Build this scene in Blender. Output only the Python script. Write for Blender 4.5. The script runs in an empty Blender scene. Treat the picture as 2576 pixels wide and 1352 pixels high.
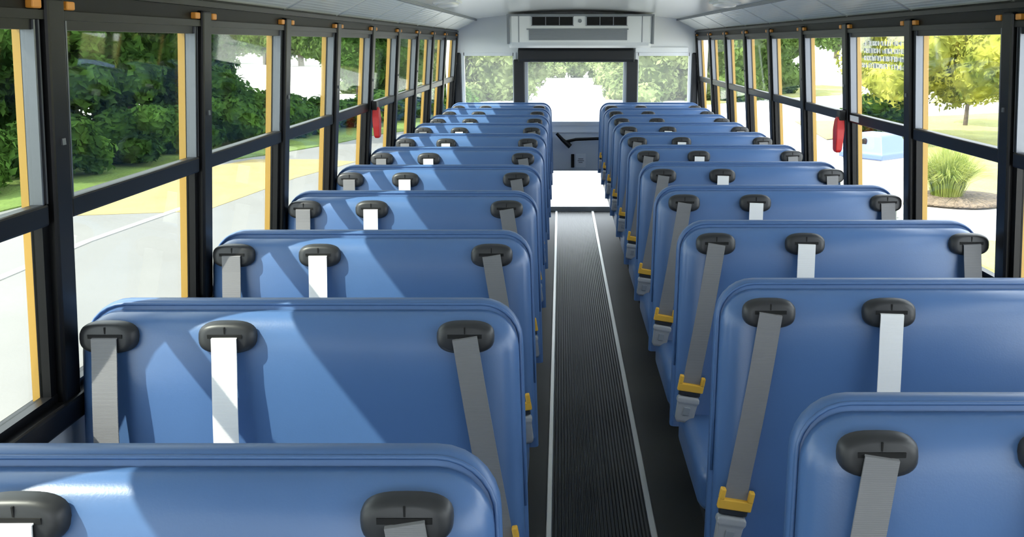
import bpy, bmesh, math, random
from mathutils import Vector, Matrix

# ------------------------------------------------------------------ camera, light, exposure
scene = bpy.context.scene
col = scene.collection
PITCH = math.atan(568 / 2250)
EYE = 1.54
cam_d = bpy.data.cameras.new('camera')
cam = bpy.data.objects.new('camera', cam_d)
col.objects.link(cam)
cam.location = (0, 0, EYE)
cam.rotation_euler = (math.pi / 2 - PITCH, 0, 0)
cam_d.sensor_width = 36
cam_d.lens = 36 * 2250 / 2576
cam_d.shift_x = -122 / 2576
cam_d.clip_start = 0.02
cam_d.clip_end = 600
scene.camera = cam

world = bpy.data.worlds.new('sky')
scene.world = world
world.use_nodes = True
bg = world.node_tree.nodes['Background']
bg.inputs['Color'].default_value = (0.86, 0.93, 1.0, 1)
bg.inputs['Strength'].default_value = 2.2

sun_d = bpy.data.lights.new('sun', 'SUN')
sun = bpy.data.objects.new('sun', sun_d)
col.objects.link(sun)
sun_d.energy = 5.0
sun_d.angle = math.radians(0.7)
sun_d.color = (1.0, 0.95, 0.86)
SUN_DIR = Vector((0.765, 0.30, -1.0)).normalized()
sun.rotation_euler = SUN_DIR.to_track_quat('-Z', 'Y').to_euler()

scene.view_settings.view_transform = 'Standard'
scene.view_settings.look = 'None'
scene.view_settings.gamma = 1
scene.view_settings.exposure = 1.3
scene.cycles.max_bounces = 10
scene.cycles.transparent_max_bounces = 24

# ------------------------------------------------------------------ dimensions (metres)
XC = 0.145            # bus centre line
HALF = 1.155          # half width at the window sill
LEAN = 0.09           # inward lean of the window wall
SILL, RAIL, HEAD, TOP = 0.84, 1.228, 1.585, 1.64
Y_FRONT, Y_REAR = -2.65, 8.30
BAY = 0.718
GROUND = -0.91


# ------------------------------------------------------------------ materials
def material(name, color, rough=0.5, metal=0.0, spec=0.5, bump=None, var=None, coat=0.0):
    """bump = (kind, scale, strength, distance); var = (scale, amount) colour mottling"""
    m = bpy.data.materials.new(name)
    m.use_nodes = True
    nt = m.node_tree
    b = nt.nodes['Principled BSDF']
    b.inputs['Base Color'].default_value = (*color, 1)
    b.inputs['Roughness'].default_value = rough
    b.inputs['Metallic'].default_value = metal
    b.inputs['Specular IOR Level'].default_value = spec
    b.inputs['Coat Weight'].default_value = coat
    tc = nt.nodes.new('ShaderNodeTexCoord')
    if var:
        n = nt.nodes.new('ShaderNodeTexNoise')
        n.inputs['Scale'].default_value = var[0]
        n.inputs['Detail'].default_value = 5
        nt.links.new(tc.outputs['Object'], n.inputs['Vector'])
        r = nt.nodes.new('ShaderNodeValToRGB')
        a = var[1]
        r.color_ramp.elements[0].position = 0.3
        r.color_ramp.elements[1].position = 0.7
        r.color_ramp.elements[0].color = (*[c * (1 - a) for c in color], 1)
        r.color_ramp.elements[1].color = (*[min(1, c * (1 + a)) for c in color], 1)
        nt.links.new(n.outputs['Fac'], r.inputs['Fac'])
        nt.links.new(r.outputs['Color'], b.inputs['Base Color'])
    if bump:
        kind, scale, strength, dist = bump
        if kind == 'noise':
            t = nt.nodes.new('ShaderNodeTexNoise')
            t.inputs['Scale'].default_value = scale
            t.inputs['Detail'].default_value = 3
            nt.links.new(tc.outputs['Object'], t.inputs['Vector'])
            out = t.outputs['Fac']
        else:
            t = nt.nodes.new('ShaderNodeTexWave')
            t.bands_direction = kind
            t.inputs['Scale'].default_value = scale
            nt.links.new(tc.outputs['Object'], t.inputs['Vector'])
            out = t.outputs['Fac']
        bp = nt.nodes.new('ShaderNodeBump')
        bp.inputs['Strength'].default_value = strength
        bp.inputs['Distance'].default_value = dist
        nt.links.new(out, bp.inputs['Height'])
        nt.links.new(bp.outputs['Normal'], b.inputs['Normal'])
    return m


def glass(name, tint, haze=0.0, gloss=0.05):
    m = bpy.data.materials.new(name)
    m.use_nodes = True
    nt = m.node_tree
    nt.nodes.remove(nt.nodes['Principled BSDF'])
    out = nt.nodes['Material Output']
    t = nt.nodes.new('ShaderNodeBsdfTransparent')
    t.inputs['Color'].default_value = (*tint, 1)
    g = nt.nodes.new('ShaderNodeBsdfGlossy')
    g.inputs['Roughness'].default_value = 0.02
    lw = nt.nodes.new('ShaderNodeLayerWeight')
    lw.inputs['Blend'].default_value = 0.12
    mul = nt.nodes.new('ShaderNodeMath')
    mul.operation = 'MULTIPLY'
    mul.inputs[1].default_value = gloss * 4
    nt.links.new(lw.outputs['Fresnel'], mul.inputs[0])
    mx = nt.nodes.new('ShaderNodeMixShader')
    nt.links.new(mul.outputs[0], mx.inputs['Fac'])
    nt.links.new(t.outputs[0], mx.inputs[1])
    nt.links.new(g.outputs[0], mx.inputs[2])
    last = mx
    if haze:  # whitish translucent haze mixed into the pane
        d = nt.nodes.new('ShaderNodeBsdfTranslucent')
        d.inputs['Color'].default_value = (0.9, 0.93, 0.92, 1)
        m2 = nt.nodes.new('ShaderNodeMixShader')
        m2.inputs['Fac'].default_value = haze
        nt.links.new(last.outputs[0], m2.inputs[1])
        nt.links.new(d.outputs[0], m2.inputs[2])
        last = m2
    nt.links.new(last.outputs[0], out.inputs['Surface'])
    return m


def foliage_material(name, dark, light, scale=1.2, trans=0.35):
    m = bpy.data.materials.new(name)
    m.use_nodes = True
    nt = m.node_tree
    nt.nodes.remove(nt.nodes['Principled BSDF'])
    out = nt.nodes['Material Output']
    tc = nt.nodes.new('ShaderNodeTexCoord')
    n = nt.nodes.new('ShaderNodeTexNoise')
    n.inputs['Scale'].default_value = scale
    n.inputs['Detail'].default_value = 6
    nt.links.new(tc.outputs['Object'], n.inputs['Vector'])
    r = nt.nodes.new('ShaderNodeValToRGB')
    r.color_ramp.elements[0].position = 0.35
    r.color_ramp.elements[1].position = 0.65
    r.color_ramp.elements[0].color = (*dark, 1)
    r.color_ramp.elements[1].color = (*light, 1)
    nt.links.new(n.outputs['Fac'], r.inputs['Fac'])
    d = nt.nodes.new('ShaderNodeBsdfDiffuse')
    t = nt.nodes.new('ShaderNodeBsdfTranslucent')
    mx = nt.nodes.new('ShaderNodeMixShader')
    mx.inputs['Fac'].default_value = trans
    nt.links.new(r.outputs['Color'], d.inputs['Color'])
    nt.links.new(r.outputs['Color'], t.inputs['Color'])
    nt.links.new(d.outputs[0], mx.inputs[1])
    nt.links.new(t.outputs[0], mx.inputs[2])
    nt.links.new(mx.outputs[0], out.inputs['Surface'])
    return m


M = dict(
    vinyl=material('blue_vinyl', (0.075, 0.155, 0.335), 0.31, spec=0.6, bump=('noise', 260, 0.12, 0.001), var=(3, 0.06)),
    shell=material('blue_shell_vinyl', (0.067, 0.142, 0.315), 0.4, spec=0.5, bump=('noise', 260, 0.12, 0.001)),
    guide=material('guide_plastic', (0.022, 0.023, 0.025), 0.42),
    slot=material('slot_black', (0.003, 0.003, 0.003), 0.8),
    grey_belt=material('grey_webbing', (0.20, 0.20, 0.205), 0.75, bump=('Z', 120, 0.25, 0.001)),
    white_belt=material('white_webbing', (0.86, 0.86, 0.85), 0.7, bump=('Z', 120, 0.15, 0.001)),
    yellow=material('yellow_plastic', (0.80, 0.45, 0.05), 0.4),
    buckle=material('buckle_grey', (0.33, 0.34, 0.35), 0.35),
    steel=material('steel', (0.55, 0.56, 0.57), 0.28, metal=1.0),
    black_steel=material('black_steel', (0.02, 0.02, 0.022), 0.5),
    rubber=material('ribbed_rubber', (0.013, 0.015, 0.0145), 0.38, spec=0.45, bump=('X', 26, 0.6, 0.003), var=(2.5, 0.3)),
    floor=material('floor_rubber', (0.011, 0.013, 0.012), 0.5, var=(4, 0.3)),
    aluminium=material('aluminium_trim', (0.72, 0.73, 0.70), 0.35, metal=0.85),
    white_paint=material('white_paint', (0.93, 0.94, 0.92), 0.2, spec=0.7),
    rear_white=material('rear_wall_white', (0.90, 0.92, 0.93), 0.35),
    cove=material('cove_paint', (0.92, 0.93, 0.86), 0.3, metal=0.15, spec=0.7, bump=('X', 22, 0.25, 0.002)),
    wall_grey=material('wall_grey', (0.60, 0.63, 0.66), 0.4),
    door_grey=material('door_grey', (0.72, 0.76, 0.80), 0.4),
    frame_black=material('frame_black', (0.004, 0.004, 0.0045), 0.35, spec=0.28),
    header_black=material('header_black', (0.005, 0.005, 0.005), 0.5, spec=0.25),
    track=material('sash_track', (0.17, 0.18, 0.20), 0.35, metal=0.7),
    pad=material('black_padding', (0.016, 0.017, 0.020), 0.55, bump=('noise', 120, 0.15, 0.002)),
    bus_yellow=material('bus_yellow_paint', (0.52, 0.31, 0.06), 0.35),
    amber=material('amber_latch', (0.75, 0.30, 0.04), 0.4),
    red=material('red_handle', (0.55, 0.02, 0.02), 0.4),
    ac_white=material('unit_white', (0.86, 0.88, 0.87), 0.4),
    ac_grey=material('unit_grille', (0.27, 0.29, 0.31), 0.5, bump=('Z', 60, 0.5, 0.003)),
    label=material('label_white', (0.88, 0.90, 0.92), 0.5),
    ink=material('label_ink', (0.25, 0.27, 0.29), 0.6),
    ground=material('pale_concrete', (0.66, 0.65, 0.61), 0.9, var=(0.35, 0.06)),
    road=material('road_grey', (0.18, 0.178, 0.17), 0.9, var=(0.6, 0.06), bump=('noise', 40, 0.2, 0.01)),
    yellow_line=material('road_yellow', (0.30, 0.235, 0.10), 0.85, var=(2.0, 0.10)),
    white_line=material('road_white', (0.36, 0.36, 0.35), 0.85),
    grass=material('lawn_grass', (0.11, 0.17, 0.028), 0.95, var=(1.5, 0.25), bump=('noise', 20, 0.8, 0.05)),
    dry_grass=material('dry_lawn', (0.29, 0.295, 0.095), 0.95, var=(1.2, 0.15), bump=('noise', 20, 0.8, 0.05)),
    mulch=material('mulch', (0.17, 0.13, 0.09), 0.95, var=(14, 0.4), bump=('noise', 30, 1, 0.04)),
    bark=material('bark', (0.09, 0.07, 0.05), 0.9, var=(6, 0.3)),
    bin_white=material('bin_white', (0.55, 0.54, 0.52), 0.5),
    bin_blue=material('bin_blue', (0.12, 0.175, 0.40), 0.4),
    side_glass=glass('side_glass', (0.81, 0.83, 0.81), 0.0),
    clear_glass=glass('clear_glass', (0.96, 0.97, 0.96), 0.0),
    tint_glass=glass('tinted_glass', (0.74, 0.77, 0.74), 0.0),
    rear_glass=glass('hazy_rear_glass', (0.96, 0.97, 0.97), 0.05),
    leaf_dark=foliage_material('dark_leaves', (0.018, 0.045, 0.012), (0.10, 0.20, 0.04), 0.9),
    leaf_mid=foliage_material('mid_leaves', (0.035, 0.07, 0.018), (0.15, 0.23, 0.06), 0.8),
    leaf_yellow=foliage_material('yellow_leaves', (0.11, 0.14, 0.025), (0.45, 0.45, 0.09), 1.1),
    leaf_pale=foliage_material('pale_leaves', (0.10, 0.15, 0.05), (0.32, 0.38, 0.17), 0.8),
    blade=foliage_material('grass_blades', (0.18, 0.25, 0.045), (0.40, 0.43, 0.13), 3.0),
)


# ------------------------------------------------------------------ object helpers
def link(name, me, mat=None, parent=None, loc=None):
    o = bpy.data.objects.new(name, me)
    col.objects.link(o)
    if mat is not None:
        me.materials.append(M[mat])
    if parent is not None:
        o.parent = parent
    if loc is not None:
        o.location = loc
    return o


def build(name, bm, mat, parent=None, loc=None, smooth=False, angle=None):
    bmesh.ops.recalc_face_normals(bm, faces=bm.faces)
    me = bpy.data.meshes.new(name)
    if smooth:
        for f in bm.faces:
            f.smooth = True
        if angle:
            for e in bm.edges:
                if len(e.link_faces) == 2 and e.calc_face_angle(0) > math.radians(angle):
                    e.smooth = False
    bm.to_mesh(me)
    bm.free()
    return link(name, me, mat, parent, loc)


def tag(o, label=None, cat=None, group=None, kind=None):
    if label:
        o['label'] = label
    if cat:
        o['category'] = cat
    if group:
        o['group'] = group
    if kind:
        o['kind'] = kind
    return o


def empty(name, loc=(0, 0, 0), rz=0):
    o = bpy.data.objects.new(name, None)
    o.empty_display_size = 0.1
    col.objects.link(o)
    o.location = loc
    o.rotation_euler = (0, 0, rz)
    return o


def copy_tree(o, parent=None):
    c = o.copy()
    col.objects.link(c)
    if parent is not None:
        c.parent = parent
    for ch in list(o.children):
        copy_tree(ch, c)
    return c


def hexa(bm, p):
    """8 corners: bottom ring 0-3, top ring 4-7"""
    v = [bm.verts.new(q) for q in p]
    for f in ((0, 1, 2, 3), (4, 5, 6, 7), (0, 1, 5, 4), (1, 2, 6, 5), (2, 3, 7, 6), (3, 0, 4, 7)):
        bm.faces.new([v[i] for i in f])


def box(bm, x0, x1, y0, y1, z0, z1):
    hexa(bm, [(x0, y0, z0), (x1, y0, z0), (x1, y1, z0), (x0, y1, z0),
              (x0, y0, z1), (x1, y0, z1), (x1, y1, z1), (x0, y1, z1)])


def bevel(bm, w, seg=2):
    bmesh.ops.recalc_face_normals(bm, faces=bm.faces)
    bmesh.ops.bevel(bm, geom=list(bm.edges), offset=w, segments=seg, profile=0.5, affect='EDGES', clamp_overlap=True)


def loft(bm, rings, cap0=True, cap1=True):
    rv = [[bm.verts.new(p) for p in r] for r in rings]
    n = len(rv[0])
    for a, b in zip(rv, rv[1:]):
        for i in range(n):
            j = (i + 1) % n
            bm.faces.new((a[i], a[j], b[j], b[i]))
    if cap0:
        bm.faces.new(rv[0])
    if cap1:
        bm.faces.new(rv[-1])
    return rv


def tube(bm, pts, r, seg=8):
    pts = [Vector(p) for p in pts]
    rings = []
    for i, p in enumerate(pts):
        d = (pts[min(i + 1, len(pts) - 1)] - pts[max(i - 1, 0)]).normalized()
        a = d.cross(Vector((0, 0, 1)))
        if a.length < 0.05:
            a = d.cross(Vector((0, 1, 0)))
        a.normalize()
        b = d.cross(a)
        rr = r[i] if isinstance(r, (list, tuple)) else r
        rings.append([p + (a * math.cos(t) + b * math.sin(t)) * rr for t in [2 * math.pi * k / seg for k in range(seg)]])
    loft(bm, rings)


def strip(bm, pts, width, dirs, thick=0.0028):
    """webbing: a band of given width following pts; dirs = width direction per point"""
    rings = []
    pts = [Vector(p) for p in pts]
    for i, p in enumerate(pts):
        t = (pts[min(i + 1, len(pts) - 1)] - pts[max(i - 1, 0)]).normalized()
        w = Vector(dirs[i]).normalized()
        n = t.cross(w).normalized()
        h = width / 2
        rings.append([p + w * h + n * thick / 2, p - w * h + n * thick / 2, p - w * h - n * thick / 2, p + w * h - n * thick / 2])
    loft(bm, rings)


def superellipse(a, b, n=32, e=2.8):
    out = []
    for k in range(n):
        t = 2 * math.pi * k / n
        c, s = math.cos(t), math.sin(t)
        out.append((a * abs(c) ** (2 / e) * (1 if c >= 0 else -1), b * abs(s) ** (2 / e) * (1 if s >= 0 else -1)))
    return out


# ------------------------------------------------------------------ the setting: bus shell
def wx(side, z, off=0.0):
    """x of the leaning window wall; off > 0 is outwards. side -1 left, +1 right"""
    return XC + side * (HALF - LEAN * (z - SILL) + off)


def wbox(bm, side, y0, y1, z0, z1, o0, o1):
    a = [(wx(side, z0, o0), y0, z0), (wx(side, z0, o1), y0, z0), (wx(side, z0, o1), y1, z0), (wx(side, z0, o0), y1, z0)]
    b = [(wx(side, z1, o0), y0, z1), (wx(side, z1, o1), y0, z1), (wx(side, z1, o1), y1, z1), (wx(side, z1, o0), y1, z1)]
    hexa(bm, a + b)


LEFT, RIGHT = XC - HALF, XC + HALF

bm = bmesh.new()
box(bm, LEFT - 0.02, RIGHT + 0.02, Y_FRONT, Y_REAR + 0.06, -0.08, 0.0)
floor = tag(build('floor', bm, 'floor'), kind='structure')
AISLE0, AISLE1 = -0.028, 0.290
bm = bmesh.new()
box(bm, AISLE0, AISLE1, Y_FRONT + 0.02, Y_REAR - 0.02, 0.0, 0.004)
tag(build('floor_runner', bm, 'rubber'), kind='structure')
for i, (x0, x1) in enumerate(((AISLE0 - 0.020, AISLE0), (AISLE1, AISLE1 + 0.022))):
    bm = bmesh.new()
    box(bm, x0, x1, Y_FRONT + 0.02, Y_REAR - 0.02, 0.0, 0.010)
    bevel(bm, 0.003)
    tag(build('trim_%d' % (i + 1), bm, 'aluminium'), kind='structure')

N_POST = 16
POSTS = {}
for side, first in ((-1, 1.687), (1, 1.787)):
    POSTS[side] = [first + BAY * k for k in range(-6, N_POST - 6)]
    POSTS[side][-1] = Y_REAR - 0.045
sash = {}
for side, nm in ((-1, 'left'), (1, 'right')):
    bm = bmesh.new()
    xi, xo = (LEFT, LEFT - 0.05) if side < 0 else (RIGHT, RIGHT + 0.05)
    box(bm, min(xi, xo), max(xi, xo), Y_FRONT, Y_REAR, -0.08, SILL - 0.045)
    wall = tag(build('wall_' + nm, bm, 'wall_grey'), kind='structure')
    bm = bmesh.new()
    box(bm, *sorted((xi + side * 0.05, xi + side * 0.056)), Y_FRONT, Y_REAR, -0.45, SILL - 0.04)
    build('outer_skin', bm, 'bus_yellow', wall)
    bm = bmesh.new()
    wbox(bm, side, Y_FRONT, Y_REAR, SILL - 0.045, SILL + 0.008, -0.035, 0.05)
    bevel(bm, 0.006)
    build('sill', bm, 'frame_black', wall)
    bm = bmesh.new()
    wbox(bm, side, Y_FRONT, Y_REAR, HEAD, TOP + 0.012, -0.012, 0.05)
    build('header', bm, 'header_black', wall)
    bm = bmesh.new()
    wbox(bm, side, Y_FRONT, Y_REAR, HEAD - 0.004, HEAD + 0.012, -0.022, -0.008)
    wbox(bm, side, Y_FRONT, Y_REAR, TOP - 0.010, TOP + 0.004, -0.024, -0.008)
    build('header_lip', bm, 'frame_black', wall)
    for k, y in enumerate(POSTS[side]):
        bm = bmesh.new()
        wbox(bm, side, y - 0.030, y + 0.030, SILL, HEAD + 0.035, -0.028, 0.022)
        bevel(bm, 0.006)
        po = build('pillar', bm, 'frame_black', wall)
        bm = bmesh.new()
        wbox(bm, side, y - 0.027, y + 0.027, SILL, HEAD + 0.02, 0.022, 0.040)
        build('outer_post', bm, 'bus_yellow', po)
        bm = bmesh.new()
        for dz in (0.52,):
            z = SILL + dz
            c = wx(side, z, -0.0285)
            box(bm, c - 0.003, c + 0.003, y - 0.006, y + 0.006, z - 0.006, z + 0.006)
        build('screw', bm, 'track', po)

# windows: one object per bay, with its sash frame, rail, two panes and two latches
num = 0
win_of = {}
for side in (-1, 1):
    for k in range(N_POST - 1):
        num += 1
        y0, y1 = POSTS[side][k] + 0.030, POSTS[side][k + 1] - 0.030
        if y1 - y0 < 0.25:
            continue
        w = tag(empty('window_%d' % num, (0, 0, 0)), kind='structure')
        win_of[(side, k)] = w
        bm = bmesh.new()
        for a, b in ((y0, y0 + 0.020), (y1 - 0.020, y1)):
            wbox(bm, side, a, b, SILL, HEAD, -0.010, 0.012)
        wbox(bm, side, y0, y1, HEAD - 0.022, HEAD, -0.012, 0.012)
        wbox(bm, side, y0, y1, SILL, SILL + 0.026, -0.012, 0.012)
        build('sash_frame', bm, 'frame_black', w)
        bm = bmesh.new()
        for a, b in ((y0 + 0.020, y0 + 0.025), (y1 - 0.025, y1 - 0.020), (y0 + 0.006, y0 + 0.011), (y1 - 0.011, y1 - 0.006)):
            wbox(bm, side, a, b, RAIL + 0.02, HEAD - 0.005, -0.016, 0.008)
        build('sash_track', bm, 'track', w)
        bm = bmesh.new()
        wbox(bm, side, y0 + 0.01, y1 - 0.01, RAIL - 0.021, RAIL + 0.021, -0.020, 0.010)
        bevel(bm, 0.005)
        build('mid_rail', bm, 'frame_black', w)
        bm = bmesh.new()
        wbox(bm, side, y0 + 0.020, y1 - 0.020, RAIL + 0.02, HEAD - 0.022, 0.000, 0.004)
        build('upper_pane', bm, 'tint_glass' if side < 0 else 'clear_glass', w)
        bm = bmesh.new()
        wbox(bm, side, y0 + 0.020, y1 - 0.020, SILL + 0.026, RAIL - 0.02, 0.006, 0.010)
        build('lower_pane', bm, 'side_glass' if side < 0 else 'clear_glass', w)
        for a, b in ((y0 + 0.012, y0 + 0.040), (y1 - 0.040, y1 - 0.012)):
            bm = bmesh.new()
            wbox(bm, side, a, b, HEAD + 0.014, HEAD + 0.030, -0.026, -0.010)
            bevel(bm, 0.003)
            build('latch', bm, 'amber', w)

# ceiling: arched roof shell, with a row of cove panels down each side
prof = [(-1.098, 1.640), (-1.085, 1.655), (-0.900, 1.748), (-0.60, 1.784), (-0.30, 1.806), (0.0, 1.814)]
prof = prof + [(-x, z) for x, z in prof[-2::-1]]
bm = bmesh.new()
inner0 = [(XC + x, Y_FRONT, z) for x, z in prof]
outer0 = [(XC + x * 1.05, Y_FRONT, z + 0.05) for x, z in prof]
ring0 = inner0 + outer0[::-1]
ring1 = [(x, Y_REAR + 0.10, z) for x, y, z in ring0]
loft(bm, [ring0, ring1])
ceiling = tag(build('ceiling', bm, 'white_paint', smooth=True, angle=18), kind='structure')
for side in (-1, 1):
    for k in range(N_POST - 1):
        y0, y1 = POSTS[side][k] + 0.004, POSTS[side][k + 1] - 0.004
        bm = bmesh.new()
        p0, p1 = (1.078, 1.653), (0.905, 1.741)
        q = []
        for dz in (0.0, -0.006):
            for (x, z), y in ((p0, y0), (p1, y0), (p1, y1), (p0, y1)):
                q.append((XC + side * x, y, z + dz))
        hexa(bm, q)
        bevel(bm, 0.002, 1)
        build('cove_panel', bm, 'cove', ceiling)
    bm = bmesh.new()
    for k in range(N_POST):
        y = POSTS[side][k]
        q = []
        for dz in (-0.004, -0.0095):
            for (x, z), yy in (((1.078, 1.653), y - 0.008), ((0.905, 1.741), y - 0.008), ((0.905, 1.741), y + 0.008), ((1.078, 1.653), y + 0.008)):
                q.append((XC + side * x, yy, z + dz))
        hexa(bm, q)
    build('panel_joint', bm, 'aluminium', ceiling)
    bm = bmesh.new()
    box(bm, *sorted((XC + side * 0.893, XC + side * 0.905)), Y_FRONT, Y_REAR, 1.732, 1.752)
    build('cove_seam', bm, 'ac_grey', ceiling)

# front end, unseen: low dash lets light in left, added panel shades right seats
bm = bmesh.new()
box(bm, LEFT, XC + 0.10, Y_FRONT - 0.05, Y_FRONT, -0.08, 0.55)
box(bm, XC + 0.10, RIGHT, Y_FRONT - 0.05, Y_FRONT, -0.08, 1.75)
tag(build('wall_front_light_block', bm, 'wall_grey'), kind='structure')

# rear wall with two fixed windows and the emergency door opening
Y = Y_REAR
RW = [(-0.875, -0.425, 0.92, 1.432), (0.700, 1.165, 0.92, 1.432)]    # rear window openings
DX0, DX1, DZ1 = -0.37, 0.655, 1.40                                   # door opening
bm = bmesh.new()
yb = Y + 0.06
box(bm, LEFT - 0.03, DX0, Y, yb, -0.08, RW[0][2])
box(bm, DX1, RIGHT + 0.03, Y, yb, -0.08, RW[1][2])
box(bm, LEFT - 0.03, RW[0][0], Y, yb, RW[0][2], RW[0][3])
box(bm, RW[0][1], DX0, Y, yb, RW[0][2], RW[0][3])
box(bm, DX1, RW[1][0], Y, yb, RW[1][2], RW[1][3])
box(bm, RW[1][1], RIGHT + 0.03, Y, yb, RW[1][2], RW[1][3])
box(bm, LEFT - 0.03, RIGHT + 0.03, Y, yb, RW[0][3], 1.86)
box(bm, DX0, DX1, Y, yb, DZ1, RW[0][3])
wall_rear = tag(build('wall_rear', bm, 'rear_white'), kind='structure')
for a, b in ((-0.968, -0.898), (1.185, 1.245)):
    bm = bmesh.new()
    box(bm, a, b, Y - 0.035, Y, 0.55, 1.455)
    bevel(bm, 0.016, 3)
    build('corner_padding', bm, 'pad', wall_rear)
bm = bmesh.new()
box(bm, 0.67, 1.15, Y - 0.03, Y, 1.455, 1.505)
bevel(bm, 0.008)
build('light_strip_cover', bm, 'rear_white', wall_rear)
for i, (a, b, c, d) in enumerate(RW):
    num += 1
    w = tag(empty('window_%d' % num), kind='structure')
    bm = bmesh.new()
    t = 0.022
    box(bm, a - t, a + 0.006, Y - 0.014, Y + 0.03, c - t, d + t)
    box(bm, b - 0.006, b + t, Y - 0.014, Y + 0.03, c - t, d + t)
    box(bm, a, b, Y - 0.014, Y + 0.03, d - 0.006, d + t)
    box(bm, a, b, Y - 0.014, Y + 0.03, c - t, c + 0.006)
    build('gasket', bm, 'label', w)
    bm = bmesh.new()
    box(bm, a, b, Y + 0.02, Y + 0.026, c, d)
    build('pane', bm, 'rear_glass', w)

door = tag(empty('door_1', (0, 0, 0)), kind='structure')
for a, b in ((-0.425, -0.325), (0.600, 0.700)):
    bm = bmesh.new()
    box(bm, a, b, Y - 0.030, Y + 0.05, 0.0, 1.395)
    bevel(bm, 0.010, 2)
    build('door_jamb', bm, 'pad', door)
bm = bmesh.new()
ring = [(Y - 0.10, 1.375), (Y - 0.115, 1.40), (Y - 0.10, 1.475), (Y - 0.06, 1.496), (Y, 1.50), (Y, 1.375)]
loft(bm, [[(-0.38, y, z) for y, z in ring], [(-0.365, y, z) for y, z in ring], [(0.645, y, z) for y, z in ring], [(0.66, y, z) for y, z in ring]])
bevel(bm, 0.008, 2)
build('header_pad', bm, 'pad', door)
GX0, GX1 = -0.325, 0.600
bm = bmesh.new()
t = 0.030
box(bm, GX0, GX0 + t, Y, Y + 0.04, 0.03, 1.385)
box(bm, GX1 - t, GX1, Y, Y + 0.04, 0.03, 1.385)
box(bm, GX0 + t, GX1 - t, Y, Y + 0.04, 1.370, 1.385)
box(bm, GX0 + t, GX1 - t, Y, Y + 0.04, 0.800, 0.838)
box(bm, GX0 + t, GX1 - t, Y, Y + 0.04, 0.385, 0.40)
box(bm, GX0 + t, GX1 - t, Y, Y + 0.04, 0.0, 0.045)
build('door_frame', bm, 'wall_grey', door)
bm = bmesh.new()
box(bm, GX0 + t, GX1 - t, Y + 0.005, Y + 0.035, 0.40, 0.80)
panel = build('door_panel', bm, 'door_grey', door)
bm = bmesh.new()
box(bm, GX0 + t, GX1 - t, Y - 0.004, Y + 0.005, 0.735, 0.745)
build('panel_crease', bm, 'wall_grey', panel)
bm = bmesh.new()
box(bm, GX0 + t, GX1 - t, Y + 0.016, Y + 0.022, 0.838, 1.370)
build('upper_pane', bm, 'rear_glass', door)
bm = bmesh.new()
box(bm, GX0 + t, GX1 - t, Y + 0.016, Y + 0.022, 0.045, 0.385)
build('lower_pane', bm, 'rear_glass', door)
bm = bmesh.new()
tube(bm, [(-0.035, Y - 0.05, 0.735), (0.02, Y - 0.05, 0.675), (0.09, Y - 0.05, 0.615)], [0.014, 0.017, 0.024])
tube(bm, [(0.055, Y - 0.05, 0.660), (0.14, Y - 0.05, 0.680), (0.40, Y - 0.05, 0.690)], 0.014)
tube(bm, [(0.07, Y - 0.05, 0.640), (0.07, Y + 0.02, 0.640)], 0.022)
tube(bm, [(0.40, Y - 0.05, 0.690), (0.40, Y + 0.02, 0.690)], 0.014)
build('handle', bm, 'frame_black', door, smooth=True, angle=40)
bm = bmesh.new()
box(bm, 0.098, 0.128, Y - 0.012, Y + 0.006, 0.415, 0.54)
bevel(bm, 0.004)
build('latch_slot', bm, 'frame_black', door)
bm = bmesh.new()
box(bm, 0.142, 0.235, Y + 0.001, Y + 0.006, 0.415, 0.540)
lb = build('label_plate', bm, 'label', door)
bm = bmesh.new()
for z, a, b in ((0.495, 0.165, 0.212), (0.478, 0.160, 0.218), (0.462, 0.168, 0.205)):
    box(bm, a, b, Y, Y + 0.002, z - 0.004, z + 0.004)
build('label_lines', bm, 'ink', lb)

# ------------------------------------------------------------------ air conditioner above the rear door
ac = tag(empty('air_conditioner', (0.167, 7.75, 1.50)), 'white air conditioner housing above the rear door with two dark vents', 'air conditioner')
bm = bmesh.new()
sec = [(0.0, 0.045), (0.0, 0.262), (0.54, 0.262), (0.54, -0.002), (0.10, -0.002), (0.03, 0.018)]
loft(bm, [[(-0.60, y, z) for y, z in sec], [(-0.575, y - (0.02 if y < 0.05 else 0), z) for y, z in sec],
          [(0.575, y - (0.02 if y < 0.05 else 0), z) for y, z in sec], [(0.60, y, z) for y, z in sec]])
build('housing', bm, 'ac_white', ac)
bm = bmesh.new()
box(bm, -0.615, 0.615, -0.030, -0.004, 0.256, 0.272)
for s in (-1, 1):
    box(bm, *sorted((s * 0.60, s * 0.615)), -0.024, 0.50, 0.03, 0.266)
build('edge_trim', bm, 'ink', ac)
for s in (-1, 1):
    bm = bmesh.new()
    box(bm, s * 0.515 - 0.003, s * 0.515 + 0.003, -0.023, -0.018, 0.045, 0.256)
    build('panel_seam', bm, 'ac_grey', ac)
for a, b in ((-0.405, -0.062), (0.05, 0.385)):
    bm = bmesh.new()
    box(bm, a, b, -0.026, -0.018, 0.183, 0.250)
    v = build('vent', bm, 'slot', ac)
    bm = bmesh.new()
    t = 0.006
    box(bm, a - t, b + t, -0.032, -0.019, 0.250, 0.256)
    box(bm, a - t, b + t, -0.032, -0.019, 0.177, 0.183)
    n = 3
    for q in range(n + 1):
        x = a + (b - a) * q / n
        box(bm, x - 0.003, x + 0.003, -0.031, -0.019, 0.183, 0.250)
    build('vent_frame', bm, 'ac_grey', v)
bm = bmesh.new()
tube(bm, [(-0.005, -0.018, 0.218), (-0.005, -0.034, 0.218)], 0.016, 14)
build('knob', bm, 'ac_grey', ac)
bm = bmesh.new()
box(bm, -0.43, 0.39, -0.028, -0.018, 0.062, 0.150)
gr = build('return_grille', bm, 'ac_grey', ac)
bm = bmesh.new()
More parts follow.
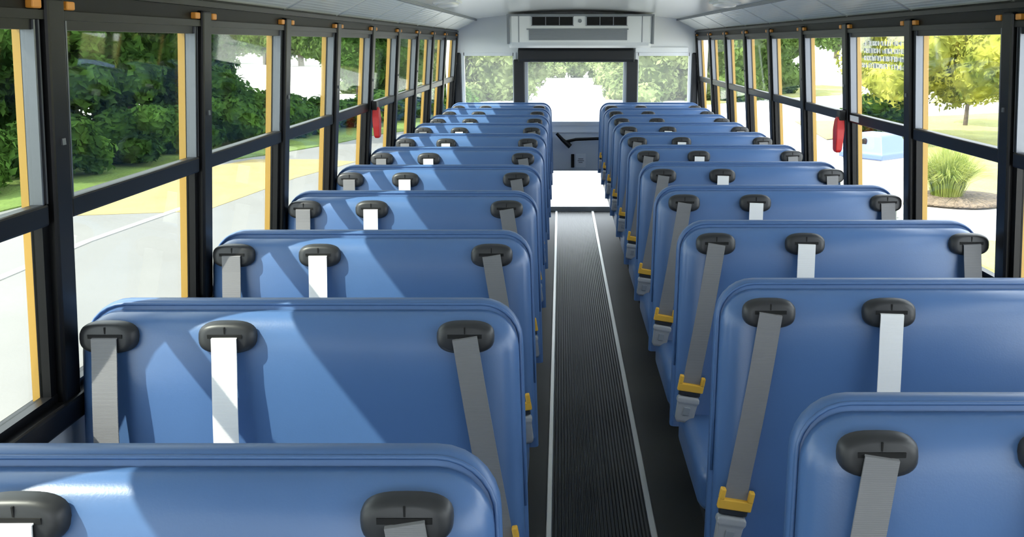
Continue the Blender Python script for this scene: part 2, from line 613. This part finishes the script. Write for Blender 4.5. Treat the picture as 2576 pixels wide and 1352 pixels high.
box(bm, -0.45, 0.40, -0.034, -0.018, 0.146, 0.156)
build('grille_lip', bm, 'ac_grey', gr)


# ------------------------------------------------------------------ dome lamps along both edges of the roof
lens_m = bpy.data.materials.new('lamp_lens')
lens_m.use_nodes = True
lb_ = lens_m.node_tree.nodes['Principled BSDF']
lb_.inputs['Base Color'].default_value = (0.9, 0.9, 0.86, 1)
lb_.inputs['Roughness'].default_value = 0.3
M['lens'] = lens_m


def dome_lamp(x, y, z, tilt, lab):
    r = tag(empty('dome_lamp', (x, y, z)), lab, 'lamp', 'dome lamps along the roof')
    r.rotation_euler = (0, tilt, 0)
    bm = bmesh.new()
    box(bm, -0.066, 0.066, -0.15, 0.15, -0.006, 0.008)
    bevel(bm, 0.004)
    build('base_plate', bm, 'ac_white', r)
    bm = bmesh.new()
    rings = [[(px * sc, py * sc, pz) for px, py in superellipse(0.055, 0.135, 28, 4)] for sc, pz in ((1.0, -0.004), (1.0, -0.012), (0.93, -0.018), (0.75, -0.021))]
    loft(bm, rings)
    build('lens', bm, 'lens', r, smooth=True, angle=50)


for y in (5.25,):
    for side, nm in ((-1, 'left'), (1, 'right')):
        dome_lamp(XC + side * 0.78, y, 1.758, side * math.radians(6.5), 'small white dome lamp on the %s edge of the roof above the seats' % nm)

# ------------------------------------------------------------------ bus bench seats
W = 0.905
REC = math.tan(math.radians(8))
Z_TOP = 1.020


def back_outline(ins, ztop, zbot, r, taper=0.014, n=7):
    """trapezoid with rounded top corners; ins pulls the outline inwards"""
    x0b, x1b = -taper + ins, W + taper - ins
    x0t, x1t = ins, W - ins
    zt = ztop - ins
    rr = max(r - ins, 0.01)
    pts = [(x0b, zbot)]
    pts += [(x0b + (x0t - x0b) * f, zbot + (zt - rr - zbot) * f) for f in (0.3, 0.6, 0.85)]
    for i in range(n + 1):
        a = math.pi - (math.pi / 2) * i / n
        pts.append((x0t + rr + rr * math.cos(a), zt - rr + rr * math.sin(a)))
    for f in (0.25, 0.5, 0.75):
        pts.append((x0t + rr + (x1t - x0t - 2 * rr) * f, zt))
    for i in range(n + 1):
        a = math.pi / 2 - (math.pi / 2) * i / n
        pts.append((x1t - rr + rr * math.cos(a), zt - rr + rr * math.sin(a)))
    pts += [(x1t + (x1b - x1t) * (1 - f), zbot + (zt - rr - zbot) * f) for f in (0.85, 0.6, 0.3)]
    pts.append((x1b, zbot))
    for f in (0.75, 0.5, 0.25):
        pts.append((x0b + (x1b - x0b) * f, zbot))
    return pts


def lean(y, z):
    return y + (z - 0.965) * REC


def make_seat(side):
    root = empty('bus_seat')
    # front cushion of the backrest
    bm = bmesh.new()
    rings = []
    for ins, y in ((0.16, -0.004), (0.075, -0.002), (0.045, 0.003), (0.026, 0.011), (0.013, 0.023), (0.006, 0.038), (0.006, 0.056), (0.016, 0.064), (0.03, 0.066)):
        rings.append([(x, lean(y, z), z) for x, z in back_outline(ins, Z_TOP - 0.008, 0.44, 0.082)])
    loft(bm, rings)
    build('backrest', bm, 'vinyl', root, smooth=True, angle=60)
    # rear shell, a touch larger, with its own rolled edge
    bm = bmesh.new()
    rings = []
    for ins, y in ((0.03, 0.060), (0.008, 0.062), (0.000, 0.067), (-0.002, 0.076), (-0.001, 0.094), (0.006, 0.106), (0.022, 0.114), (0.06, 0.118)):
        rings.append([(x, lean(y, z), z) for x, z in back_outline(ins, Z_TOP, 0.40, 0.085)])
    loft(bm, rings)
    build('back_shell', bm, 'shell', root, smooth=True, angle=60)
    # piping in the groove between them
    bm = bmesh.new()
    o = [p for p in back_outline(0.004, Z_TOP, 0.44, 0.083)]
    tube(bm, [(x, lean(0.063, z), z) for x, z in o[1:-4]], 0.0035, 6)
    build('piping', bm, 'shell', root, smooth=True)
    # seat cushion
    bm = bmesh.new()
    def cush(ins, y):
        a, b, z0, z1, r = 0.010 + ins, W - 0.010 - ins, 0.335 + ins, 0.462 - ins, max(0.035 - ins, 0.006)
        pts = []
        for cx, cz, t0 in ((b - r, z1 - r, 0), (a + r, z1 - r, 90), (a + r, z0 + r, 180), (b - r, z0 + r, 270)):
            for i in range(5):
                t = math.radians(t0 + 90 * i / 4)
                pts.append((cx + r * math.cos(t), y, cz + r * math.sin(t)))
        return pts
    loft(bm, [cush(i, y) for i, y in ((0.045, -0.445), (0.02, -0.44), (0.006, -0.425), (0.0, -0.40), (0.0, -0.02), (0.01, -0.005))])
    build('seat_cushion', bm, 'vinyl', root, smooth=True, angle=60)
    # steel frame and legs
    bm = bmesh.new()
    box(bm, 0.03, W - 0.03, -0.42, -0.385, 0.305, 0.335)
    box(bm, 0.03, W - 0.03, -0.04, -0.005, 0.305, 0.335)
    box(bm, 0.03, 0.06, -0.385, -0.04, 0.305, 0.335)
    box(bm, W - 0.06, W - 0.03, -0.385, -0.04, 0.305, 0.335)
    build('seat_frame', bm, 'black_steel', root)
    xs = (0.66, 0.16) if side < 0 else (0.245, 0.745)
    for x in xs:
        for ya, yb_ in ((-0.39, -0.33), (-0.03, -0.09)):
            bm = bmesh.new()
            tube(bm, [(x, ya, 0.305), (x, ya, 0.25), (x, yb_, 0.02), (x, yb_, 0.012)], 0.015, 8)
            box(bm, x - 0.035, x + 0.035, yb_ - 0.04, yb_ + 0.04, 0.004, 0.013)
            build('leg', bm, 'black_steel', root)
    # belt guides and shoulder belts
    if side < 0:
        spec = ((0.082, 'grey_belt', 0.082, 0), (0.319, 'white_belt', 0.322, 0), (0.795, 'grey_belt', 0.866, 1))
    else:
        spec = ((0.102, 'grey_belt', 0.032, 1), (0.363, 'white_belt', 0.345, 0), (0.842, 'grey_belt', 0.868, 0))
    zg = 0.969
    for gx, mat, ex, tongue in spec:
        bm = bmesh.new()
        rings = []
        for sc, y in ((1.00, 0.004), (1.00, -0.006), (0.95, -0.014), (0.86, -0.019), (0.70, -0.021)):
            rings.append([(gx + x * sc, lean(y, zg + z * sc), zg + z * sc) for x, z in superellipse(0.0575, 0.0315 if sc == 1 else 0.0315)])
        loft(bm, rings)
        g = build('belt_guide', bm, 'guide', root, smooth=True, angle=50)
        bm = bmesh.new()
        zs = zg + 0.006
        box(bm, gx - 0.034, gx + 0.034, lean(-0.0225, zs), lean(-0.015, zs), zs - 0.004, zs + 0.004)
        box(bm, gx - 0.0012, gx + 0.0012, lean(-0.0222, zs + 0.01), lean(-0.012, zs + 0.01), zs + 0.005, zs + 0.0185)
        build('slot', bm, 'slot', g)
        # webbing
        zend = 0.555 if tongue else 0.45
        pts, dirs = [], []
        N = 12
        for i in range(N + 1):
            f = i / N
            z = (zs - 0.002) + (zend - zs + 0.002) * f
            x = gx + (ex - gx) * f
            off = -0.0235 - 0.014 * math.sin(math.pi * min(1, f * 1.15)) * (1 if not tongue else 0.7)
            if i == 0:
                off = -0.016
            pts.append((x, lean(off, z), z))
            sl = (ex - gx) / (zs - zend)
            dirs.append((1, 0, sl))
        bm = bmesh.new()
        pts.insert(1, (gx + (ex - gx) * 0.01, lean(-0.0265, zs - 0.001), zs - 0.0035))
        dirs.insert(1, dirs[0])
        strip(bm, pts, 0.050, dirs)
        bl = build('seat_belt', bm, mat, root)
        if tongue:
            # yellow latch plate and grey buckle, following the belt's slant
            sl = (ex - gx) / (zs - zend)
            ang = -math.atan(sl)
            rot = Matrix.Rotation(ang, 4, 'Y')
            base = Vector((ex, lean(-0.026, zend), zend))
            bm = bmesh.new()
            box(bm, -0.038, 0.038, -0.008, 0.006, -0.014, 0.010)
            box(bm, -0.038, -0.026, -0.009, 0.007, 0.008, 0.034)
            box(bm, 0.026, 0.038, -0.009, 0.007, 0.008, 0.034)
            bevel(bm, 0.003, 2)
            bmesh.ops.transform(bm, matrix=Matrix.Translation(base) @ rot, verts=bm.verts)
            build('latch_plate', bm, 'yellow', bl)
            bm = bmesh.new()
            box(bm, -0.032, 0.032, -0.006, 0.006, -0.028, -0.012)
            bevel(bm, 0.003, 1)
            bmesh.ops.transform(bm, matrix=Matrix.Translation(base) @ rot, verts=bm.verts)
            build('tongue_base', bm, 'guide', bl)
            bm = bmesh.new()
            rings = []
            for z, w, d in ((-0.030, 0.026, 0.008), (-0.034, 0.032, 0.012), (-0.046, 0.033, 0.014), (-0.052, 0.029, 0.012), (-0.105, 0.026, 0.012), (-0.112, 0.020, 0.008)):
                rings.append([(sx * w, sy * d, z) for sx, sy in ((-1, -1), (1, -1), (1, 1), (-1, 1))])
            loft(bm, rings)
            bevel(bm, 0.003, 2)
            bmesh.ops.transform(bm, matrix=Matrix.Translation(base) @ rot, verts=bm.verts)
            build('buckle', bm, 'buckle', bl)
            bm = bmesh.new()
            box(bm, -0.010, 0.010, -0.0150, -0.011, -0.086, -0.060)
            bevel(bm, 0.003, 2)
            bmesh.ops.transform(bm, matrix=Matrix.Translation(base) @ rot, verts=bm.verts)
            build('release_button', bm, 'ink', bl)
    return root


ORD = ['', 'second', 'third', 'fourth', 'fifth', 'sixth', 'seventh', 'eighth', 'ninth', 'tenth', '']
ROWS = 11
for side, nm, x0, y0, pitch in ((-1, 'left', -0.985, 1.000, 0.705), (1, 'right', 0.352, 1.180, 0.688)):
    proto = make_seat(side)
    for i in range(ROWS):
        s = proto if i == 0 else copy_tree(proto)
        s.location = (x0, y0 + pitch * i, 0)
        if i == 0:
            lab = 'blue vinyl bench seat %s of the aisle, nearest the camera and cut by the frame' % nm
        elif i == ROWS - 1:
            lab = 'blue vinyl bench seat %s of the aisle, last row against the rear wall' % nm
        else:
            lab = 'blue vinyl bench seat %s of the aisle, %s row from the camera' % (nm, ORD[i])
        tag(s, lab, 'bus seat', 'blue bench seats %s of the aisle' % nm)


# ------------------------------------------------------------------ red emergency handles on the window posts
def red_handle(side, k, lab):
    y = POSTS[side][k]
    zt = RAIL + 0.005
    x = wx(side, zt, -0.034)
    r = tag(empty('emergency_handle', (x, y, zt - 0.16)), lab, 'handle', 'red emergency window handles')
    bm = bmesh.new()
    rings = []
    for z, w, d in ((0.0, 0.016, 0.010), (0.01, 0.024, 0.014), (0.06, 0.030, 0.016), (0.10, 0.030, 0.018), (0.145, 0.022, 0.016), (0.155, 0.014, 0.010)):
        rings.append([(-side * (0.014 + sy * d), sx * w, z) for sx, sy in ((-1, -1), (1, -1), (1, 1), (-1, 1))])
    loft(bm, rings)
    bevel(bm, 0.004, 2)
    build('lever', bm, 'red', r)
    bm = bmesh.new()
    box(bm, *sorted((side * 0.006, -side * 0.022)), -0.026, 0.026, 0.140, 0.185)
    bevel(bm, 0.004, 2)
    build('hinge_block', bm, 'frame_black', r)


red_handle(-1, 6 + 4, 'red emergency release handle on a left window post')
red_handle(1, 6 + 3, 'red emergency release handle on a right window post')

# sticker with faint grey lettering on an upper right pane, and a small plate on the rail under it
kk = 6 + 2      # bay after the third post
y0, y1 = POSTS[1][kk] + 0.07, POSTS[1][kk + 1] - 0.07
st = empty('window_sticker', (0, 0, 0))
tag(st, 'faded grey lettered sticker on the upper right window pane', 'sticker')
bm = bmesh.new()
ya, yb2, za, zb = y0 + 0.02, y1 - 0.10, 1.44, 1.555
random.seed(5)
rows = 4
for r_ in range(rows):
    zc0 = zb - (zb - za) * (r_ + 0.9) / rows
    y = ya
    while y < yb2:
        wd = random.uniform(0.016, 0.028)
        hgt = (zb - za) / rows * 0.62
        # an illegible glyph: an upright and one or two bars
        wbox(bm, 1, y, y + 0.005, zc0, zc0 + hgt, -0.0024, -0.0006)
        wbox(bm, 1, y + 0.005, y + wd, zc0 + hgt * random.choice((0, 0.45, 0.8)), zc0 + hgt * random.choice((0.2, 0.6, 1.0)) + 0.001, -0.0024, -0.0006)
        if random.random() < 0.5:
            wbox(bm, 1, y + wd - 0.005, y + wd, zc0, zc0 + hgt, -0.0024, -0.0006)
        y += wd + 0.009 + (0.02 if random.random() < 0.2 else 0)
build('lettering', bm, 'label', st)

bm = bmesh.new()
wbox(bm, 1, POSTS[1][9] - 0.17, POSTS[1][9] - 0.06, RAIL - 0.012, RAIL + 0.012, -0.0225, -0.0195)
tag(build('rail_plate', bm, 'label'), 'small pale plate on the right window rail beside the red handle', 'label plate')


# ------------------------------------------------------------------ outdoors: ground, road, lawns
def slab(name, pts, z, mat, thick=0.02, **kw):
    bm = bmesh.new()
    a = [(x, y, z) for x, y in pts]
    b = [(x, y, z - thick) for x, y in pts]
    loft(bm, [b, a])
    return tag(build(name, bm, mat), kind='structure', **kw)


G = GROUND
slab('ground', [(-260, -30), (260, -30), (260, 420), (-260, 420)], G, 'ground', 0.2)
slab('road', [(-8.4, -20), (-8.3, 13), (-8.0, 15), (-7.5, 18.2), (-6.4, 20.2), (-5.5, 22.5), (-5.0, 24.5), (-3.5, 27), (-0.6, 29.5), (2.4, 29.5), (4.0, 25), (4.2, -20)], G + 0.02, 'road')
slab('grass_verge', [(-12.0, -20), (-8.4, -20), (-8.3, 13), (-8.0, 15), (-7.5, 18.2), (-6.4, 20.2), (-5.5, 22.5), (-5.0, 24.5), (-3.5, 27.2), (-3.3, 31), (-7.5, 33), (-14, 24)], G + 0.04, 'grass', 0.05)
slab('road_paint', [(-7.75, 12.6), (-5.3, 13.1), (-4.9, 16.5), (-4.3, 18.8), (-5.2, 19.2), (-6.6, 19.2), (-7.3, 17.4)], G + 0.026, 'yellow_line', 0.01)
slab('road_line', [(-6.02, 2), (-5.90, 2), (-5.90, 11), (-5.66, 13.4), (-5.78, 13.4), (-6.02, 11)], G + 0.031, 'white_line', 0.01)
slab('lawn', [(6.6, 13.55), (9.5, 13.0), (40, 9), (60, 40), (17, 33), (13.6, 31.2), (9.5, 29.5), (8.6, 22), (6.0, 15.2), (5.2, 13.8)], G + 0.04, 'dry_grass', 0.05)
slab('front_lawn', [(5.2, 4), (40, 0), (40, 6.8), (8.0, 10.4), (4.6, 11.2)], G + 0.04, 'dry_grass', 0.05)
slab('far_lawn', [(6.0, 37.0), (9.0, 40.5), (13.5, 44), (16.5, 51), (15.5, 54), (11, 50), (5, 44)], G + 0.04, 'dry_grass', 0.05)
slab('hill_lawn', [(15.5, 38), (60, 46), (60, 60), (22, 51)], G + 0.045, 'dry_grass', 0.05)
slab('curb_paint', [(6.9, 23.3), (9.2, 25.2), (10.2, 29.2), (7.5, 29.0)], G + 0.03, 'yellow_line', 0.01)

# mulch bed under the ornamental grass
bm = bmesh.new()
rings = []
for sc, z in ((1.0, 0.0), (0.9, 0.05), (0.5, 0.085), (0.15, 0.09)):
    rings.append([(0.95 * sc * math.cos(t), 0.75 * sc * math.sin(t) * (1 + 0.1 * math.sin(3 * t)), z) for t in [2 * math.pi * k / 28 for k in range(28)]])
loft(bm, rings)
tag(build('mulch_bed', bm, 'mulch', loc=(6.25, 14.1, G + 0.03), smooth=True), 'low bed of brown mulch around the ornamental grass clump', 'mulch bed')


# ------------------------------------------------------------------ outdoors: vegetation
def leaf_cloud(bm, blobs, n, size, rng, flat=0.0):
    tot = sum(b[3] * b[4] for b in blobs)
    for cx, cy, cz, rx, rz in blobs:
        for _ in range(int(n * rx * rz / tot)):
            d = Vector((rng.gauss(0, 1), rng.gauss(0, 1), rng.gauss(0, 1))).normalized()
            rad = rng.uniform(0.72, 1.06)
            # break the outline into lumps
            lump = 0.86 + 0.16 * math.sin(5.1 * d.x + 3.3 * d.z + cx) * math.cos(4.3 * d.y - 2.7 * d.z + cy)
            p = Vector((cx + d.x * rx * rad * lump, cy + d.y * rx * rad * lump, cz + d.z * rz * rad * lump))
            nrm = (d + Vector((rng.gauss(0, .6), rng.gauss(0, .6), rng.gauss(0, .6) + 0.3))).normalized()
            u = nrm.cross(Vector((rng.gauss(0, 1), rng.gauss(0, 1), rng.gauss(0, 1)))).normalized()
            v = nrm.cross(u)
            s = size * rng.uniform(0.6, 1.3)
            q = [p - u * s, p - v * s * 0.5 + nrm * s * 0.12, p + u * s, p + v * s * 0.5 + nrm * s * 0.12]
            bm.faces.new([bm.verts.new(a) for a in q])


def core(bm, blobs, f=0.8):
    for cx, cy, cz, rx, rz in blobs:
        bmesh.ops.create_icosphere(bm, subdivisions=2, radius=1.0, matrix=Matrix.Translation((cx, cy, cz)) @ Matrix.Diagonal((rx * f, rx * f, rz * f, 1)))


def make_plant(name, mat, blobs, n, size, seed, trunk=None):
    rng = random.Random(seed)
    bm = bmesh.new()
    leaf_cloud(bm, blobs, n, size, rng)
    core(bm, blobs, 0.74)
    me = bpy.data.meshes.new(name + '_foliage')
    bm.to_mesh(me)
    bm.free()
    me.materials.append(M[mat])
    tm = None
    if trunk:
        r0, h, branches = trunk
        bm = bmesh.new()
        tube(bm, [(0, 0, -0.05), (0.02, 0.01, h * 0.35), (-0.02, 0.03, h * 0.7), (0, 0, h)], [r0 * 1.25, r0, r0 * 0.85, r0 * 0.5], 9)
        for b in range(branches):
            a = 2 * math.pi * b / max(branches, 1) + rng.uniform(-.4, .4)
            z = h * rng.uniform(0.5, 0.8)
            L = h * 0.35
            tube(bm, [(0, 0, z), (math.cos(a) * L * .5, math.sin(a) * L * .5, z + L * .35), (math.cos(a) * L, math.sin(a) * L, z + L * .8)], [r0 * .5, r0 * .35, r0 * .15], 6)
        tm = bpy.data.meshes.new(name + '_trunk')
        bmesh.ops.recalc_face_normals(bm, faces=bm.faces)
        bm.to_mesh(tm)
        bm.free()
        tm.materials.append(M['bark'])
    return name, me, tm


def plant(kind, x, y, sc=1.0, rz=0.0, label='', cat='tree', group=None, z=None, sz=None):
    name, me, tm = kind
    r = empty(name, (x, y, GROUND + 0.03 if z is None else z), rz)
    r.scale = (sc, sc, sc * (sz or 1))
    link('foliage', me, None, r)
    if tm:
        link('trunk', tm, None, r)
    return tag(r, label, cat, group)


def blobs_tree(rng, h, r, z0, count):
    out = [(0, 0, z0 + (h - z0) * 0.5, r * 0.78, (h - z0) * 0.5)]
    for _ in range(count):
        a = rng.uniform(0, 2 * math.pi)
        q = r * rng.uniform(0.45, 0.8)
        z = z0 + (h - z0) * rng.uniform(0.15, 0.85)
        out.append((q * math.cos(a), q * math.sin(a), z, r * rng.uniform(0.34, 0.5), r * rng.uniform(0.28, 0.42)))
    return out


R_ = random.Random(11)
forest = make_plant('forest_tree', 'leaf_dark', blobs_tree(R_, 6.0, 2.3, 0.1, 16), 20000, 0.12, 1, (0.16, 4.2, 4))
forest_b = make_plant('forest_tree', 'leaf_dark', blobs_tree(R_, 5.4, 2.1, 0.3, 16), 18000, 0.12, 2, (0.15, 4.0, 4))
hedge = make_plant('hedge_shrub', 'leaf_dark', blobs_tree(R_, 1.5, 1.15, 0.0, 9), 4500, 0.11, 3, (0.05, 0.9, 3))
pale_shrub = make_plant('roadside_shrub', 'leaf_pale', blobs_tree(R_, 1.6, 1.1, -0.2, 9), 2500, 0.12, 13, (0.05, 0.9, 3))
bigtree = make_plant('far_tree', 'leaf_mid', blobs_tree(R_, 10, 4.2, 0.4, 16), 8000, 0.36, 4, (0.3, 7, 4))
pale = make_plant('roadside_tree', 'leaf_pale', blobs_tree(R_, 6.0, 2.3, -1.6, 18), 11000, 0.15, 5, (0.14, 4.2, 4))
midtree = make_plant('leafy_tree', 'leaf_mid', blobs_tree(R_, 6.5, 2.4, -1.5, 17), 13000, 0.15, 6, (0.16, 4.5, 4))
young = make_plant('young_tree', 'leaf_yellow', blobs_tree(R_, 4.6, 1.75, 1.15, 14), 11000, 0.085, 7, (0.055, 3.4, 6))
yellow = make_plant('yellow_tree', 'leaf_yellow', blobs_tree(R_, 6.5, 3.0, 0.9, 16), 14000, 0.11, 8, (0.12, 4.5, 5))

left_forest = [(-14.4, 15.6, 1.0), (-12.6, 17.2, 1.0), (-11.3, 19.0, 0.95), (-10.8, 21.2, 0.95), (-9.7, 22.9, 0.9), (-13.4, 21.8, 1.2), (-16, 19, 1.3), (-12.0, 25.4, 1.15)]
for i, (x, y, s) in enumerate(left_forest):
    plant(forest if i % 2 == 0 else forest_b, x, y, s, i * 1.3, 'dark dense tree in the woods left of the road', 'tree', 'woods left of the road')
for i, (x, y, s, sz) in enumerate([(-11.6, 13.0, 0.85, 1.0), (-10.5, 14.8, 0.85, 1.0), (-9.95, 16.6, 0.85, 1.0), (-9.5, 18.5, 0.85, 1.0), (-9.2, 20.4, 0.85, 1.0), (-8.2, 22.0, 0.85, 1.1),
                                   (-7.5, 23.7, 0.9, 0.95), (-7.25, 25.5, 0.95, 0.8), (-6.9, 27.2, 0.9, 0.7), (-6.4, 28.9, 0.95, 0.75), (-5.8, 30.6, 0.9, 0.8), (-5.0, 32, 0.9, .7), (-4.2, 33.2, 0.9, .7)]):
    plant(hedge, x + 0.45, y - 0.1, s, i * 0.9, 'low dark shrub in the hedge along the left grass verge', 'shrub', 'hedge shrubs along the left verge', z=GROUND - 0.08, sz=sz)
plant(forest_b, -7.4, 33.5, 0.75, 0.4, 'smaller dark tree behind the left hedge, seen just before the left red handle', 'tree', z=GROUND + 0.4)
plant(forest, -6.7, 36.5, 0.8, 2.0, 'taller dark tree behind the left hedge, seen beyond the left red handle', 'tree')
for i, (x, y, s) in enumerate([(-95, 130, 1.5), (-78, 128, 1.4), (-66, 126, 1.3), (-56, 122, 1.2), (-48, 118, 1.2), (-41, 112, 1.1), (-34, 106, 1.0), (-28, 99, 0.9), (-22, 90, 0.85), (-17, 82, 0.8), (-13, 74, 0.75), (-110, 120, 1.5), (-60, 90, 1.1)][:12]):
    plant(bigtree, x, y, s, i * 1.1, 'distant green tree beyond the bright pavement on the left', 'tree', 'distant trees on the left')

for i, (x, y, s) in enumerate([(-2.7, 40.5, 0.95), (-5.6, 41.5, 1.0), (-3.6, 46, 1.05), (-8.5, 45, 1.1), (-2.6, 54, 1.0)]):
    plant(pale, x, y, s, i * 1.7, 'pale green tree left of the lane behind the bus', 'tree', 'trees left of the rear lane')
for i, (x, y, s) in enumerate([(4.1, 40.5, 0.95), (6.9, 41.5, 1.0), (4.6, 47, 1.05), (4.6, 55, 1.0)]):
    plant(pale, x, y, s, i * 1.7 + .5, 'pale green tree right of the lane behind the bus', 'tree', 'trees right of the rear lane')
for i, (x, y, s) in enumerate([(-7, 150, .55), (-1, 152, .5), (5, 150, .55), (11, 150, .6)]):
    plant(bigtree, x, y, s, i * 0.7, 'small hazy tree at the far end of the rear lane', 'tree', 'trees at the far end of the lane')

for i, (x, y, s) in enumerate([(-0.6, 66, 1.0), (1.1, 66.5, 1.0), (2.9, 66, 1.0)]):
    plant(pale_shrub, x, y, s, i * 1.4, 'pale shrub across the far end of the rear lane', 'shrub', 'shrubs across the far end of the lane')

for i, (x, y, s) in enumerate([(7.9, 40.5, 0.9), (9.3, 45.0, 1.0), (11.2, 51.0, 1.0), (6.3, 47, 1.1)]):
    plant(midtree, x, y, s, i * 1.9, 'green leafy tree beyond the right lawn, towards the rear', 'tree', 'leafy trees beyond the right lawn')
for i, (x, y, s) in enumerate([(45, 150, 1.2), (56, 150, 1.2), (66, 145, 1.2), (30, 66, 0.8), (38, 66, 0.9), (24.5, 62, 0.7), (45, 62, 0.9)]):
    plant(bigtree, x, y, s, i * 1.3, 'distant green tree beyond the right lawns', 'tree', 'distant trees on the right')
plant(young, 12.2, 27.2, 1.0, 0.3, 'young yellow-green tree with thin trunk on the right lawn', 'tree')
plant(yellow, 9.0, 22.6, 0.72, 1.2, 'leafy yellow-green tree behind the blue-lidded bin', 'tree')
plant(hedge, 8.4, 24.8, 0.9, 1.2, 'rounded dark shrub behind the blue-lidded bin', 'shrub', sz=0.8)

# ornamental grass clump
bm = bmesh.new()
rng = random.Random(3)
for _ in range(1500):
    a = rng.uniform(0, 2 * math.pi)
    b0 = rng.uniform(0, 0.24)
    L = rng.uniform(0.6, 1.05)
    out = rng.uniform(0.08, 0.75)
    w = 0.007
    px, py = math.cos(a), math.sin(a)
    prev = None
    for f in (0, .35, .7, 1):
        r = b0 + out * f ** 1.8
        z = L * (f - 0.75 * out * f ** 3)
        ww = w * (1 - 0.8 * f)
        c = Vector((px * r, py * r, z))
        s = Vector((-py, px, 0)) * ww
        cur = (bm.verts.new(c - s), bm.verts.new(c + s))
        if prev:
            bm.faces.new((prev[0], prev[1], cur[1], cur[0]))
        prev = cur
me = bpy.data.meshes.new('ornamental_grass')
bm.to_mesh(me)
bm.free()
tag(link('ornamental_grass', me, 'blade', loc=(6.1, 14.0, G + 0.10)), 'clump of yellow-green ornamental grass on the mulch bed', 'ornamental grass')

# recycling bin with blue lid
bin_ = tag(empty('recycling_bin', (4.47, 12.75, G + 0.02), math.radians(-52)), 'white recycling bin with blue hooded lid outside the right windows', 'bin')
bm = bmesh.new()
box(bm, -0.33, 0.33, -0.33, 0.33, 0.0, 0.86)
bevel(bm, 0.02, 2)
build('body', bm, 'bin_white', bin_)
bm = bmesh.new()
rings = []
for w, z in ((0.35, 0.86), (0.35, 0.93), (0.335, 0.95), (0.245, 1.17), (0.225, 1.19)):
    rings.append([(-w, -w, z), (w, -w, z), (w, w, z), (-w, w, z)])
loft(bm, rings)
bevel(bm, 0.012, 2)
lid = build('lid', bm, 'bin_blue', bin_)
bm = bmesh.new()
tube(bm, [(0.0, -0.25, 1.09), (0.0, -0.298, 1.075)], 0.05, 20)
build('opening', bm, 'slot', lid)
bm = bmesh.new()
tube(bm, [(-0.08, -0.328, 0.60), (-0.08, -0.336, 0.60)], 0.07, 20)
build('emblem', bm, 'label', bin_)
